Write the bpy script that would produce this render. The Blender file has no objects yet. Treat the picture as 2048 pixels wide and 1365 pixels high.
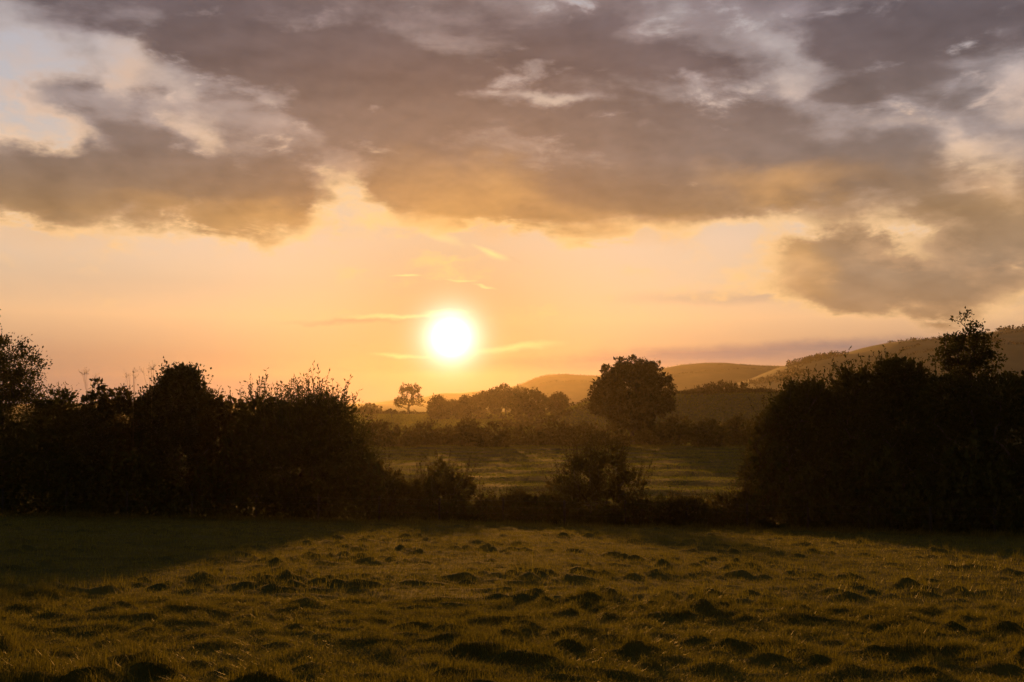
import bpy, math, random
import numpy as np
from mathutils import Vector

C = bpy.context.scene
R = math.radians
F = 2010.0                      # focal length of the photograph in its own pixels
EYE = 1.25                      # camera height above the field
PITCH = math.atan(122.5 / F)    # the horizon lies a little below the middle

# ------------------------------------------------------------------ camera
cam_d = bpy.data.cameras.new('camera')
cam = bpy.data.objects.new('camera', cam_d)
C.collection.objects.link(cam)
cam.location = (0, 0, EYE)
cam.rotation_euler = (math.pi / 2 + PITCH, 0, 0)
cam_d.sensor_width = 36
cam_d.lens = 36 * F / 2048
cam_d.clip_end = 40000
C.camera = cam


def ray(px, py):
    """direction of a photograph pixel, scaled to one metre of forward distance"""
    x, z = (px - 1024) / F, (682.5 - py) / F
    c, s = math.cos(PITCH), math.sin(PITCH)
    y2, z2 = c - z * s, s + z * c
    return x / y2, z2 / y2


def azel(px, py):
    x, z = ray(px, py)
    return math.atan2(x, 1), math.atan2(z, math.hypot(x, 1))


SUN_AZ, SUN_EL = azel(902, 676)
SUN_DIR = Vector((math.sin(SUN_AZ) * math.cos(SUN_EL), math.cos(SUN_AZ) * math.cos(SUN_EL), math.sin(SUN_EL)))


def lin(r, g, b):
    f = lambda c: c / 12.92 if c <= .04045 else ((c + .055) / 1.055) ** 2.4
    return (f(r / 255), f(g / 255), f(b / 255), 1)


# ------------------------------------------------------------------ sky
world = bpy.data.worlds.new('World')
C.world = world
world.use_nodes = True
wt = world.node_tree
wt.nodes.clear()


class Graph:
    """small helper that strings shader nodes together"""
    def __init__(s, nt): s.nt = nt

    def n(s, kind, **kw):
        nd = s.nt.nodes.new(kind)
        for k, v in kw.items(): setattr(nd, k, v)
        return nd

    def put(s, sock, v):
        if isinstance(v, bpy.types.NodeSocket): s.nt.links.new(v, sock)
        elif v is not None: sock.default_value = v

    def m(s, op, a, b=None, c=None, clamp=False):
        nd = s.n('ShaderNodeMath', operation=op, use_clamp=clamp)
        for i, v in enumerate((a, b, c)): s.put(nd.inputs[i], v)
        return nd.outputs[0]

    def v(s, op, a, b=None):
        nd = s.n('ShaderNodeVectorMath', operation=op)
        s.put(nd.inputs[0], a)
        if op == 'SCALE': s.put(nd.inputs[3], b)
        elif b is not None: s.put(nd.inputs[1], b)
        return nd.outputs['Value'] if op in ('DOT_PRODUCT', 'LENGTH') else nd.outputs[0]

    def step(s, x, a, b, lo=0.0, hi=1.0):
        nd = s.n('ShaderNodeMapRange', interpolation_type='SMOOTHSTEP')
        for i, q in enumerate((x, a, b, lo, hi)): s.put(nd.inputs[i], q)
        return nd.outputs[0]

    def mix(s, f, a, b, mode='MIX', clamp=True):
        nd = s.n('ShaderNodeMix', data_type='RGBA', blend_type=mode, clamp_factor=clamp)
        s.put(nd.inputs[0], f); s.put(nd.inputs[6], a); s.put(nd.inputs[7], b)
        return nd.outputs[2]

    def noise(s, vec, scale, detail=6, rough=.55, dist=0.0, out=0):
        nd = s.n('ShaderNodeTexNoise', noise_dimensions='3D')
        s.put(nd.inputs['Vector'], vec)
        nd.inputs['Scale'].default_value = scale
        nd.inputs['Detail'].default_value = detail
        nd.inputs['Roughness'].default_value = rough
        nd.inputs['Distortion'].default_value = dist
        return nd.outputs[out]

    def ramp(s, x, stops, interp='LINEAR'):
        nd = s.n('ShaderNodeValToRGB')
        cr = nd.color_ramp
        cr.interpolation = interp
        while len(cr.elements) < len(stops): cr.elements.new(.5)
        for e, (p, c) in zip(cr.elements, stops):
            e.position = p
            e.color = c
        s.put(nd.inputs[0], x)
        return nd.outputs[0]


g = Graph(wt)
direction = g.v('NORMALIZE', g.n('ShaderNodeTexCoord').outputs['Generated'])
sep = g.n('ShaderNodeSeparateXYZ')
g.put(sep.inputs[0], direction)
dx, dy, dz = sep.outputs
AZ = g.m('ARCTAN2', dx, dy)
EL = g.m('ARCSINE', dz)
comb = g.n('ShaderNodeCombineXYZ')
g.put(comb.inputs[0], AZ); g.put(comb.inputs[1], EL)
# ragged edges: the place where a cloud is looked up is pushed about by two sizes of turbulence
stretch = g.v('MULTIPLY', direction, (1, 1, 1.9))
w1 = g.v('SCALE', g.v('SUBTRACT', g.noise(stretch, 5.5, 3, .5, 0, 1), (.5, .5, .5)), .09)
w2 = g.v('SCALE', g.v('SUBTRACT', g.noise(stretch, 16, 5, .60, 0, 1), (.5, .5, .5)), .050)
warped = g.v('ADD', comb.outputs[0], g.v('ADD', w1, w2))
lightly = g.v('ADD', comb.outputs[0], g.v('SCALE', w2, .35))


def blobs(vec, items):
    """sum of soft ellipses (place, radii and tilt taken from the cloud's bearing and height)"""
    total = None
    for px, py, sx, sy, tilt, wgt in items:
        a, e = azel(px, py)
        mp = g.n('ShaderNodeMapping', vector_type='TEXTURE')
        g.put(mp.inputs[0], vec)
        mp.inputs[1].default_value = (a, e, 0)
        mp.inputs[2].default_value = (0, 0, R(-tilt))
        mp.inputs[3].default_value = (sx / F, sy / F, 1e6)
        gr = g.n('ShaderNodeTexGradient', gradient_type='SPHERICAL')
        g.put(gr.inputs[0], mp.outputs[0])
        soft = g.step(gr.outputs['Fac'], 0, 1)
        total = g.m('MULTIPLY', soft, wgt) if total is None else g.m('MULTIPLY_ADD', soft, wgt, total)
    return total


def el_of(py): return azel(1024, py)[1]


def elramp(stops):
    """colours by height above the horizon, given as photograph rows from the ground up"""
    top = R(60)
    pos = g.m('DIVIDE', EL, top, clamp=True)
    out = []
    for py, c in stops:
        e = el_of(py) if py is not None else top
        out.append((max(0, min(1, e / top)), lin(*c)))
    return g.ramp(pos, out)


THICK = [(770, 430, 200, 60, 0, .34), (960, 448, 170, 44, 6, .34), (700, 290, 360, 140, 22, .34), (1780, 470, 480, 110, 2, .50), (1960, 490, 260, 170, 0, .40), (1480, 430, 240, 90, 4, .28), (1640, 500, 240, 80, 14, .25), (520, 55, 420, 150, 8, .62), (760, 180, 520, 130, 6, .48), (1180, 120, 600, 140, 2, .50),
         (1830, 60, 420, 170, 0, .50), (1700, 215, 460, 90, 0, .42), (90, 195, 120, 80, 14, .44), (200, 180, 70, 60, 0, .3), (290, 235, 260, 110, 22, .24),
         (330, 345, 280, 120, 6, .66), (30, 365, 240, 120, 10, .66), (300, 430, 560, 80, 0, .62), (540, 420, 200, 100, 8, .50), (520, 310, 200, 130, 30, .24), (620, 330, 190, 110, 32, .34),
         (930, 320, 420, 110, 14, .34), (1240, 300, 420, 120, 6, .42), (1170, 430, 200, 110, 12, .50), (1190, 475, 90, 50, 0, .25), (1650, 330, 640, 110, 3, .42), (1330, 400, 160, 70, 10, .3),
         (1520, 395, 420, 90, 4, .38), (1720, 545, 330, 105, 10, .85), (1640, 570, 260, 60, 0, .4), (1990, 540, 260, 130, 0, .72), (2010, 410, 220, 110, 0, .40),
         (1400, 240, 500, 100, 0, .25), (160, 25, 120, 45, 0, .18), (400, 230, 160, 60, 0, .16), (1000, 380, 130, 60, 12, .3), (840, 360, 120, 60, 20, .25)]
GAPS = [(900, 290, 280, 34, 10, -.24), (1260, 252, 260, 28, 4, -.26), (720, 150, 220, 32, 10, -.22), (1050, 90, 240, 30, 4, -.18), (400, 225, 330, 110, 14, -.34), (430, 288, 110, 50, 34, -.34), (600, 240, 120, 60, 32, -.3), (150, 300, 190, 60, 20, -.4), (60, 110, 250, 150, 0, -.50), (235, 120, 90, 120, 10, -.40), (30, 265, 200, 90, 8, -.42), 
        (690, 190, 80, 40, 20, -.2), (350, 240, 60, 24, 20, -.25),
        (1100, 200, 200, 40, 2, -.72), (1590, 115, 140, 90, 20, -.52), (1340, 35, 110, 80, 25, -.32), (1750, 225, 200, 50, 10, -.34), (1480, 90, 120, 60, 20, -.2),
        (1955, 330, 160, 90, 20, -.42), (2010, 165, 140, 80, 10, -.34), (1900, 90, 160, 40, 5, -.2), (1550, 452, 240, 52, 4, -.72), (1890, 500, 220, 46, 30, -.66), (1450, 480, 110, 60, 10, -.3),
        (720, 400, 120, 110, 38, -.55), (635, 425, 60, 70, 0, -.45), (860, 440, 150, 70, 0, -.30), (780, 380, 70, 50, 30, -.2), (1370, 362, 100, 46, 18, -.5),
        (800, 90, 200, 50, 0, -.12), (960, 205, 110, 30, 0, -.2), (1260, 460, 70, 40, 30, -.35), (1400, 200, 260, 30, 2, -.12), (1200, 350, 200, 30, 5, -.14)]
fbm = g.noise(stretch, 7.0, 9, .57, .15)
sunward = g.v('ADD', stretch, g.v('SCALE', g.v('SUBTRACT', tuple(SUN_DIR), direction), .055))
relief = g.m('SUBTRACT', g.noise(stretch, 8.0, 4, .52), g.noise(sunward, 8.0, 4, .52))
fine = g.noise(stretch, 26, 7, .60, .2)
deck = g.step(EL, el_of(500), el_of(395), 0, .62)
# away from the view the deck goes on as broken cloud
body = g.m('ADD', g.m('ADD', deck, blobs(warped, THICK)), blobs(warped, GAPS))
shade = g.noise(g.v('MULTIPLY', direction, (1, 1, 3.2)), 6.5, 7, .56, .3)
holes = g.step(g.noise(g.v('MULTIPLY', direction, (1, 1, 2.5)), 13, 7, .58, .35), .53, .74)
dens = g.m('MULTIPLY_ADD', g.m('SUBTRACT', fbm, .5), 1.05, body)
dens = g.m('MULTIPLY_ADD', holes, -.50, dens)
edge = g.m('MULTIPLY_ADD', g.m('SUBTRACT', fine, .5), .95, dens)
dens = g.m('MULTIPLY_ADD', g.m('SUBTRACT', fine, .5), .40, dens)
thick = g.m('MULTIPLY_ADD', g.m('SUBTRACT', shade, .5), 2.4, dens)

sunang = g.m('ARCCOSINE', g.v('DOT_PRODUCT', direction, tuple(SUN_DIR)))


def fall(px, power=2.0):
    """1 at the sun, falling off with a radius in photograph pixels"""
    q = g.m('POWER', g.m('DIVIDE', sunang, px / F), power)
    return g.m('EXPONENT', g.m('MULTIPLY', q, -1.0))


clear = elramp([(860, (72, 80, 94)), (800, (80, 88, 102)), (765, (100, 104, 112)), (715, (170, 138, 120)), (640, (236, 190, 146)),
                (560, (232, 198, 164)), (490, (234, 203, 176)), (400, (222, 200, 180)), (300, (204, 196, 194)), (120, (190, 190, 200)), (0, (180, 182, 196)), (None, (120, 132, 158))])
lit = elramp([(860, (240, 190, 120)), (520, (244, 200, 148)), (430, (244, 204, 156)), (330, (228, 194, 164)), (250, (214, 188, 172)),
              (150, (188, 178, 178)), (0, (168, 162, 168)), (None, (128, 130, 142))])
mid = elramp([(860, (205, 155, 95)), (560, (184, 150, 118)), (460, (188, 153, 118)), (400, (178, 151, 130)), (320, (164, 150, 146)), (200, (152, 142, 143)), (60, (138, 129, 134)),
              (0, (120, 112, 120)), (None, (124, 118, 116))])
dark = elramp([(860, (170, 125, 75)), (560, (154, 130, 106)), (450, (156, 126, 94)), (390, (134, 114, 98)), (320, (128, 115, 110)), (200, (110, 99, 99)), (150, (102, 92, 95)), (40, (99, 92, 99)),
               (0, (102, 94, 98)), (None, (98, 93, 92))])
# the Nishita sky tints the clear air
sky = g.n('ShaderNodeTexSky', sky_type='NISHITA', sun_disc=False)
sky.sun_elevation = SUN_EL
sky.sun_rotation = SUN_AZ
sky.air_density, sky.dust_density, sky.ozone_density = 1.0, 3.0, 1.5
nish = g.v('SCALE', sky.outputs[0], .06)
clear = g.mix(.12, clear, nish)
# the gold that the low sun throws on air and cloud round it
gold = fall(400, 1.5)
clear = g.mix(g.m('MULTIPLY', g.m('MULTIPLY', fall(240, 1.4), .45), g.step(EL, el_of(770), el_of(690))), clear, lin(246, 200, 138))
lit = g.mix(g.m('MULTIPLY', gold, .75), lit, lin(255, 205, 120))
mid = g.mix(g.m('MULTIPLY', gold, .70), mid, lin(228, 160, 74))
dark = g.mix(g.m('MULTIPLY', gold, .60), dark, lin(190, 132, 66))

# close to the sun most of the brightness is made by the air in front
clear = g.v('SCALE', clear, g.m('SUBTRACT', 1.0, g.m('MULTIPLY', fall(210, 1.5), .5)))

# thin bars of high cloud near the horizon
BANK = [(960, 756, 460, 48, -2, 1.0), (300, 800, 900, 75, 0, .95), (700, 770, 520, 50, -4, .55), (1480, 712, 520, 30, -2, .85), (1200, 725, 420, 36, -3, .5), (1100, 760, 600, 40, -3, .35),
        (1750, 690, 300, 22, 0, .6), (700, 642, 170, 9, -2, .5), (1480, 592, 330, 22, 0, .35), (150, 560, 600, 60, 0, .12), (1900, 590, 400, 40, 0, .35)]
bank = g.m('MULTIPLY', blobs(lightly, BANK), g.step(g.noise(g.v('MULTIPLY', direction, (1, 1, 9)), 7, 5, .6), .25, .62, .6, 1.05), clamp=True)
bankc = g.mix(g.m('MULTIPLY', fall(260, 1.4), .8), lin(104, 104, 116), lin(180, 116, 78))
clear = g.mix(g.m('MULTIPLY', bank, .85), clear, bankc)
STREAK = [(790, 634, 150, 7, -3, .7), (805, 709, 80, 8, 3, .6), (1030, 698, 130, 12, -6, .6), (808, 554, 40, 4, -4, .9), (925, 562, 45, 3, 0, .7), (972, 571, 30, 3, 8, .7),
          (980, 503, 50, 10, 22, .8), (880, 470, 70, 16, 20, .5), (890, 626, 60, 10, 0, .9)]
clear = g.mix(g.m('MULTIPLY', blobs(lightly, STREAK), .8, clamp=True), clear, lin(255, 232, 150))

thin = g.m('MULTIPLY', g.step(g.noise(g.v('MULTIPLY', direction, (1, 1, 2.6)), 15, 8, .64, .5), .46, .72), g.step(EL, el_of(470), el_of(330)))
clear = g.mix(g.m('MULTIPLY', thin, .6), clear, lit)
col = g.mix(g.m('MULTIPLY', g.step(edge, .02, .44), g.step(EL, el_of(690), el_of(600))), clear, lit)
col = g.mix(g.step(dens, .26, .80), col, mid)
col = g.mix(g.step(thick, .50, 1.12), col, dark)
PATCH = [(1560, 365, 260, 60, 6, .75), (1640, 400, 240, 46, 2, .6), (1000, 368, 190, 62, 14, .75), (930, 420, 200, 60, 14, .6), (830, 350, 150, 60, 20, .5), (265, 130, 90, 60, 20, .6), (245, 150, 60, 30, 0, .4),
         (1180, 450, 150, 70, 6, .55), (1300, 450, 140, 60, 0, .5), (1560, 520, 120, 70, 30, .6), (560, 440, 180, 50, 0, .5), (400, 440, 260, 40, 0, .4), (60, 470, 200, 60, 0, .5), (1940, 360, 120, 60, 20, .35)]
patch = g.m('MULTIPLY', blobs(warped, PATCH), g.step(fbm, .3, .7, .55, 1.15), clamp=True)
col = g.mix(g.m('MULTIPLY', patch, g.m('MULTIPLY_ADD', fall(420, 1.5), .45, .55)), col, elramp([(860, (240, 170, 80)), (480, (238, 180, 104)), (400, (228, 170, 104)), (300, (214, 164, 112)), (130, (226, 190, 162)), (None, (200, 180, 160))]))
cover = g.step(dens, .15, .6)
col = g.v('SCALE', col, g.m('MULTIPLY_ADD', g.m('MULTIPLY', relief, cover), 1.5, 1.0))
# the sun itself, burning out the air about it
sunglow = g.m('MULTIPLY', fall(38, 1.5), 2.7)
col = g.mix(1.0, col, g.mix(1.0, (0, 0, 0, 1), g.v('SCALE', (1.0, .72, .34), g.m('MULTIPLY', fall(80, 1.4), .22)), 'ADD'), 'ADD')
col = g.mix(1.0, col, g.v('SCALE', (1.0, .95, .88), sunglow), 'ADD')
# the half of the sky that faces away from the sun is dimmer and cooler
away = g.step(g.v('DOT_PRODUCT', direction, (SUN_DIR.x, SUN_DIR.y, 0)), -.5, .75)
col = g.mix(away, g.mix(1.0, col, (.46, .47, .39, 1), 'MULTIPLY'), col)
bg = g.n('ShaderNodeBackground')
g.put(bg.inputs[0], col)
bg.inputs[1].default_value = 1.0
wo = g.n('ShaderNodeOutputWorld')
wt.links.new(bg.outputs[0], wo.inputs[0])
world.cycles.sampling_method = 'MANUAL'
world.cycles.sample_map_resolution = 1024

# ------------------------------------------------------------------ sun
sd = bpy.data.lights.new('sun', 'SUN')
sd.energy = 5.0
sd.angle = R(.55)
sd.color = (1.0, .42, .08)
so = bpy.data.objects.new('sun', sd)
C.collection.objects.link(so)
so.rotation_euler = (-SUN_DIR).to_track_quat('-Z', 'Y').to_euler()
so.location = SUN_DIR * 500

# ------------------------------------------------------------------ exposure and render
C.view_settings.view_transform = 'Standard'
C.view_settings.look = 'None'
C.view_settings.exposure = 0
C.view_settings.gamma = 1
C.view_settings.use_curve_mapping = False
C.cycles.use_denoising = True
C.cycles.max_bounces = 6
C.cycles.transparent_max_bounces = 8
C.cycles.diffuse_bounces = 3
C.cycles.glossy_bounces = 2
C.cycles.transmission_bounces = 3
C.cycles.volume_bounces = 1
C.cycles.sample_clamp_indirect = 4

# =================================================================== materials
def material(name):
    m = bpy.data.materials.new(name)
    m.use_nodes = True
    m.node_tree.nodes.clear()
    return m, Graph(m.node_tree)


def leafy(name, base, through, share=.5, rough=.45, spec=.4, var=.35, scale=3.0):
    """thin leaf: a reflecting side and a share of light let through, tinted from clump to clump"""
    m, q = material(name)
    pos = q.n('ShaderNodeNewGeometry').outputs['Position']
    f = q.noise(pos, scale, 3, .6)
    island = q.n('ShaderNodeNewGeometry').outputs['Random Per Island']
    k = q.m('ADD', q.m('MULTIPLY', f, var), q.m('MULTIPLY', island, var))
    k = q.m('ADD', k, 1 - var)
    p = q.n('ShaderNodeBsdfPrincipled')
    hue = q.mix(q.m('MULTIPLY', island, .6), (*base, 1), (base[0] * 1.5, base[1] * .95, base[2] * .8, 1))
    q.put(p.inputs['Base Color'], q.v('SCALE', hue, k))
    p.inputs['Roughness'].default_value = rough
    p.inputs['Specular IOR Level'].default_value = spec
    t = q.n('ShaderNodeBsdfTranslucent')
    q.put(t.inputs[0], q.v('SCALE', (*through,), k))
    mx = q.n('ShaderNodeMixShader')
    mx.inputs[0].default_value = share
    q.nt.links.new(p.outputs[0], mx.inputs[1]); q.nt.links.new(t.outputs[0], mx.inputs[2])
    o = q.n('ShaderNodeOutputMaterial')
    q.nt.links.new(mx.outputs[0], o.inputs[0])
    return m


def solid(name, a, b, scale, rough=.9, bump=.3, stretch=(1, 1, 1), spec=.2):
    m, q = material(name)
    pos = q.v('MULTIPLY', q.n('ShaderNodeNewGeometry').outputs['Position'], stretch)
    f = q.noise(pos, scale, 7, .62)
    p = q.n('ShaderNodeBsdfPrincipled')
    q.put(p.inputs['Base Color'], q.mix(q.step(f, .35, .65), (*a, 1), (*b, 1)))
    p.inputs['Roughness'].default_value = rough
    p.inputs['Specular IOR Level'].default_value = spec
    bp = q.n('ShaderNodeBump')
    bp.inputs['Strength'].default_value = bump
    bp.inputs['Distance'].default_value = .05
    q.put(bp.inputs['Height'], f)
    q.nt.links.new(bp.outputs[0], p.inputs['Normal'])
    o = q.n('ShaderNodeOutputMaterial')
    q.nt.links.new(p.outputs[0], o.inputs[0])
    return m


M_GRASS = leafy('pasture grass', (.062, .064, .013), (.114, .110, .015), .66, .45, .18, .85, .9)
M_MEADOW = leafy('meadow grass', (.060, .062, .013), (.100, .120, .016), .66, .6, .05, .5, .08)
M_LEAF = leafy('hedge leaf', (.038, .050, .012), (.044, .048, .010), .34, .7, .06)
M_WILLOW = leafy('willow leaf', (.040, .052, .012), (.050, .052, .011), .34, .7, .06)
M_IVY = leafy('ivy leaf', (.032, .044, .011), (.038, .040, .009), .28, .55, .12)
M_OAK = leafy('oak leaf', (.036, .038, .010), (.050, .044, .008), .34, .55, .15, .35, .6)
M_FAR = leafy('far tree leaf', (.044, .046, .012), (.070, .060, .011), .38, .6, .1, .35, .15)
M_BRAMBLE = leafy('bramble leaf', (.038, .042, .010), (.066, .056, .012), .34, .7, .06)
M_BARK = solid('bark', (.035, .028, .020), (.085, .070, .052), 6, .95, .5, (1, 1, .25))
M_STALK = solid('dry stalk', (.16, .12, .07), (.26, .20, .12), 12)
M_POST = solid('weathered wood', (.022, .021, .016), (.046, .042, .033), 9, .9, .4, (1, 1, .15))
M_WIRE = solid('galvanised wire', (.03, .03, .027), (.07, .065, .06), 20, .7, .1, spec=.5)
M_GROUND = solid('turf', (.030, .034, .009), (.066, .060, .016), .7, 1.0, .6, spec=.03)
M_HILL = solid('hill pasture', (.040, .048, .014), (.075, .072, .022), .011, .95, .2)
M_WOOD = solid('woodland', (.018, .024, .008), (.040, .044, .014), .08, .95, .4)


# =================================================================== building helpers
def tag(o, label=None, cat=None, group=None, kind=None):
    if label: o['label'] = label
    if cat: o['category'] = cat
    if group: o['group'] = group
    if kind: o['kind'] = kind
    return o


def empty(name, loc):
    o = bpy.data.objects.new(name, None)
    C.collection.objects.link(o)
    o.location = loc
    o.empty_display_size = .3
    return o


class Mesh:
    """collects triangles and quads as arrays and links them as one object"""
    def __init__(s):
        s.v, s.f3, s.f4, s.n = [], [], [], 0

    def add(s, verts, tris=None, quads=None):
        verts = np.asarray(verts, np.float32).reshape(-1, 3)
        if tris is not None: s.f3.append(np.asarray(tris, np.int32).reshape(-1, 3) + s.n)
        if quads is not None: s.f4.append(np.asarray(quads, np.int32).reshape(-1, 4) + s.n)
        s.v.append(verts)
        s.n += len(verts)

    def build(s, name, mat, parent=None, smooth=False):
        v = np.concatenate(s.v) if s.v else np.zeros((0, 3), np.float32)
        if parent is not None: v = v - np.array(parent.location, np.float32)
        f3 = np.concatenate(s.f3) if s.f3 else np.zeros((0, 3), np.int32)
        f4 = np.concatenate(s.f4) if s.f4 else np.zeros((0, 4), np.int32)
        me = bpy.data.meshes.new(name)
        me.vertices.add(len(v))
        me.vertices.foreach_set('co', v.astype(np.float32).ravel())
        loops = np.concatenate([f3.ravel(), f4.ravel()]).astype(np.int32)
        sizes = np.concatenate([np.full(len(f3), 3), np.full(len(f4), 4)]).astype(np.int32)
        me.loops.add(len(loops))
        me.loops.foreach_set('vertex_index', loops)
        me.polygons.add(len(sizes))
        me.polygons.foreach_set('loop_start', np.concatenate([[0], np.cumsum(sizes)[:-1]]).astype(np.int32) if len(sizes) else np.zeros(0, np.int32))
        me.polygons.foreach_set('use_smooth', np.full(len(sizes), smooth))
        me.update(calc_edges=True)
        me.materials.append(mat)
        o = bpy.data.objects.new(name, me)
        C.collection.objects.link(o)
        if parent is not None: o.parent = parent
        return o


def unit(a):
    return a / np.maximum(np.linalg.norm(a, axis=-1, keepdims=True), 1e-9)


def add_leaves(mesh, pts, axis, rng, lo, hi, ratio=.45, droop=.0):
    """one folded diamond leaf at every point, pointing roughly along its axis"""
    n = len(pts)
    if not n: return
    a = unit(axis + rng.normal(0, .45, (n, 3)) + np.array([0, 0, -droop]))
    side = unit(np.cross(a, rng.normal(0, 1, (n, 3))))
    nor = np.cross(a, side)
    L = rng.uniform(lo, hi, (n, 1))
    W = L * ratio * rng.uniform(.8, 1.2, (n, 1))
    mid = pts + a * L * .45
    v = np.stack([pts, mid + side * W * .5 + nor * L * .08, pts + a * L - nor * L * .05, mid - side * W * .5 + nor * L * .08], 1)
    i = np.arange(n)[:, None] * 4
    mesh.add(v, tris=np.concatenate([i + [[0, 1, 2]], i + [[0, 2, 3]]], 0))


def add_tubes(mesh, A, B, ra, rb, sides=5):
    """tapered twigs between the points A and B"""
    A, B = np.asarray(A, float).reshape(-1, 3), np.asarray(B, float).reshape(-1, 3)
    n = len(A)
    if not n: return
    ra, rb = np.broadcast_to(np.asarray(ra, float), (n,)), np.broadcast_to(np.asarray(rb, float), (n,))
    d = unit(B - A)
    ref = np.where(np.abs(d[:, 2:3]) > .9, np.array([[1., 0, 0]]), np.array([[0, 0, 1.]]))
    s = unit(np.cross(d, ref)); t = np.cross(d, s)
    ang = np.arange(sides) * 2 * math.pi / sides
    ring = s[:, None] * np.cos(ang)[None, :, None] + t[:, None] * np.sin(ang)[None, :, None]
    v = np.concatenate([A[:, None] + ring * ra[:, None, None], B[:, None] + ring * rb[:, None, None]], 1)
    k = np.arange(sides)
    q = np.stack([k, (k + 1) % sides, (k + 1) % sides + sides, k + sides], 1)
    mesh.add(v, quads=(np.arange(n)[:, None, None] * 2 * sides + q[None]).reshape(-1, 4))


# =================================================================== the land
S_FALL, S_SIDE = .092, .0137
VALLEY = np.array([(44, -4.05), (60, -4.62), (100, -5.25), (170, -5.95), (300, -6.25), (450, -6.05), (600, -5.35), (900, -4.2), (1500, -3), (6000, -3)])


def smooth01(x):
    x = np.clip(x, 0, 1)
    return x * x * (3 - 2 * x)


def land(x, y):
    """height of the land without the small lumps of the pasture"""
    x, y = np.asarray(x, float), np.asarray(y, float)
    far = np.interp(y, VALLEY[:, 0], VALLEY[:, 1])
    yc = np.maximum(y, -60.)
    near = -S_FALL * yc - S_SIDE * np.clip(x, -60, 60)
    k = smooth01((y - 40) / 12)
    z = near * (1 - k) + (far - S_SIDE * np.clip(x, -60, 60) * (1 - smooth01((y - 50) / 60))) * k
    und = .16 * np.sin(y * .55 + 1.3 * np.sin(x * .11)) + .12 * np.sin(y * 1.13 + x * .31 + 2 * np.sin(x * .05 + y * .02)) + .07 * np.sin(y * 2.1 - x * .9)
    z = z + und * smooth01((y - 48) / 10) * (1 - smooth01((y - 150) / 30)) * .8
    px = x / np.maximum(y, 1) * F + 1024                 # the low bank behind the oak
    bank = smooth01((px - 1040) / 150) * (7.6 + 2.9 * smooth01((px - 1200) / 200) + 6 * smooth01((px - 1450) / 900))
    z = z + bank * np.exp(-((y - 345) / 62) ** 2) * (y > 100)
    return z


rg = np.random.default_rng(11)
# lumps and tussocks of the grazed pasture, on a fine height map of its own
HX0, HY0, HS = -34., -6., .08
HW, HH = int(68 / HS), int(56 / HS)
lumps = np.zeros((HH, HW), np.float32)


def stamp(cx, cy, rx, ry, h):
    i0, i1 = int((cx - rx * 2.2 - HX0) / HS), int((cx + rx * 2.2 - HX0) / HS) + 1
    j0, j1 = int((cy - ry * 2.2 - HY0) / HS), int((cy + ry * 2.2 - HY0) / HS) + 1
    if i0 < 0 or j0 < 0 or i1 >= HW or j1 >= HH: return
    X = HX0 + np.arange(i0, i1) * HS; Y = HY0 + np.arange(j0, j1) * HS
    q = ((X[None] - cx) / rx) ** 2 + ((Y[:, None] - cy) / ry) ** 2
    lumps[j0:j1, i0:i1] += h * np.exp(-q)


def waves(lo, hi, seed, flat=1.6):
    """band of random ripples with wavelengths between lo and hi metres, longer from side to side"""
    q = np.random.default_rng(seed)
    fy_, fx_ = np.fft.fftfreq(HH, HS)[:, None], np.fft.rfftfreq(HW, HS)[None]
    k = np.hypot(fy_, fx_ * flat)
    band = np.exp(-((np.log(np.maximum(k, 1e-6)) - math.log(1 / math.sqrt(lo * hi))) / (.5 * math.log(hi / lo))) ** 2)
    n = np.fft.irfft2(np.fft.rfft2(q.normal(0, 1, (HH, HW))) * band, (HH, HW))
    return (n / n.std()).astype(np.float32)


patchy = smooth01((waves(2.5, 7, 1) + .9) / 2.0)           # where the turf is rough and where it is grazed smooth
tussock = (np.clip(waves(.22, .5, 2) - .25, 0, 2.4) + .9 * np.clip(waves(.42, 1.05, 3) - .35, 0, 2.4)) * (.40 + .75 * patchy)
lumps += .044 * tussock
lumps += .010 * waves(1.6, 4.5, 4) + .006 * waves(.25, .5, 5)
for _ in range(24):                                      # single tussocks, each of a few ragged heaps
    yy = 5 + 41 * rg.random() ** .8
    xx = rg.uniform(-.6, .6) * yy
    s0 = rg.uniform(.6, 1.5)
    for _k in range(rg.integers(2, 6)):
        stamp(xx + rg.normal(0, .22) * s0, yy + rg.normal(0, .12) * s0, rg.uniform(.09, .24) * s0, rg.uniform(.08, .17) * s0, rg.uniform(.015, .05) * s0)
for px, py, w, h in ((860, 1200, 60, .20), (480, 1200, 70, .20), (250, 1225, 75, .16), (290, 1180, 55, .14), (1085, 1195, 55, .15), (1480, 1175, 60, .15),
                     (400, 1218, 40, .12), (1180, 1275, 110, .14), (930, 1355, 80, .10), (1240, 1345, 60, .12), (60, 1280, 60, .12)):
    # mole hills and hummocks one can tell apart, where the photo shows them
    X, Z = ray(px, py)
    d = EYE / (-Z - S_FALL - S_SIDE * X)
    for _k in range(7):
        q = w * d / F
        stamp(X * d + rg.normal(0, .5) * q, d + rg.normal(0, .3) * q, q * rg.uniform(.3, .7), q * rg.uniform(.3, .6), h * rg.uniform(.025, .065))


def ground_z(x, y):
    x, y = np.asarray(x, float), np.asarray(y, float)
    fx, fy = (x - HX0) / HS, (y - HY0) / HS
    i, j = np.floor(fx).astype(int), np.floor(fy).astype(int)
    ok = (i >= 0) & (j >= 0) & (i < HW - 1) & (j < HH - 1)
    i, j = np.clip(i, 0, HW - 2), np.clip(j, 0, HH - 2)
    u, v = fx - i, fy - j
    h = (lumps[j, i] * (1 - u) + lumps[j, i + 1] * u) * (1 - v) + (lumps[j + 1, i] * (1 - u) + lumps[j + 1, i + 1] * u) * v
    return land(x, y) + np.where(ok, h, 0)


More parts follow.
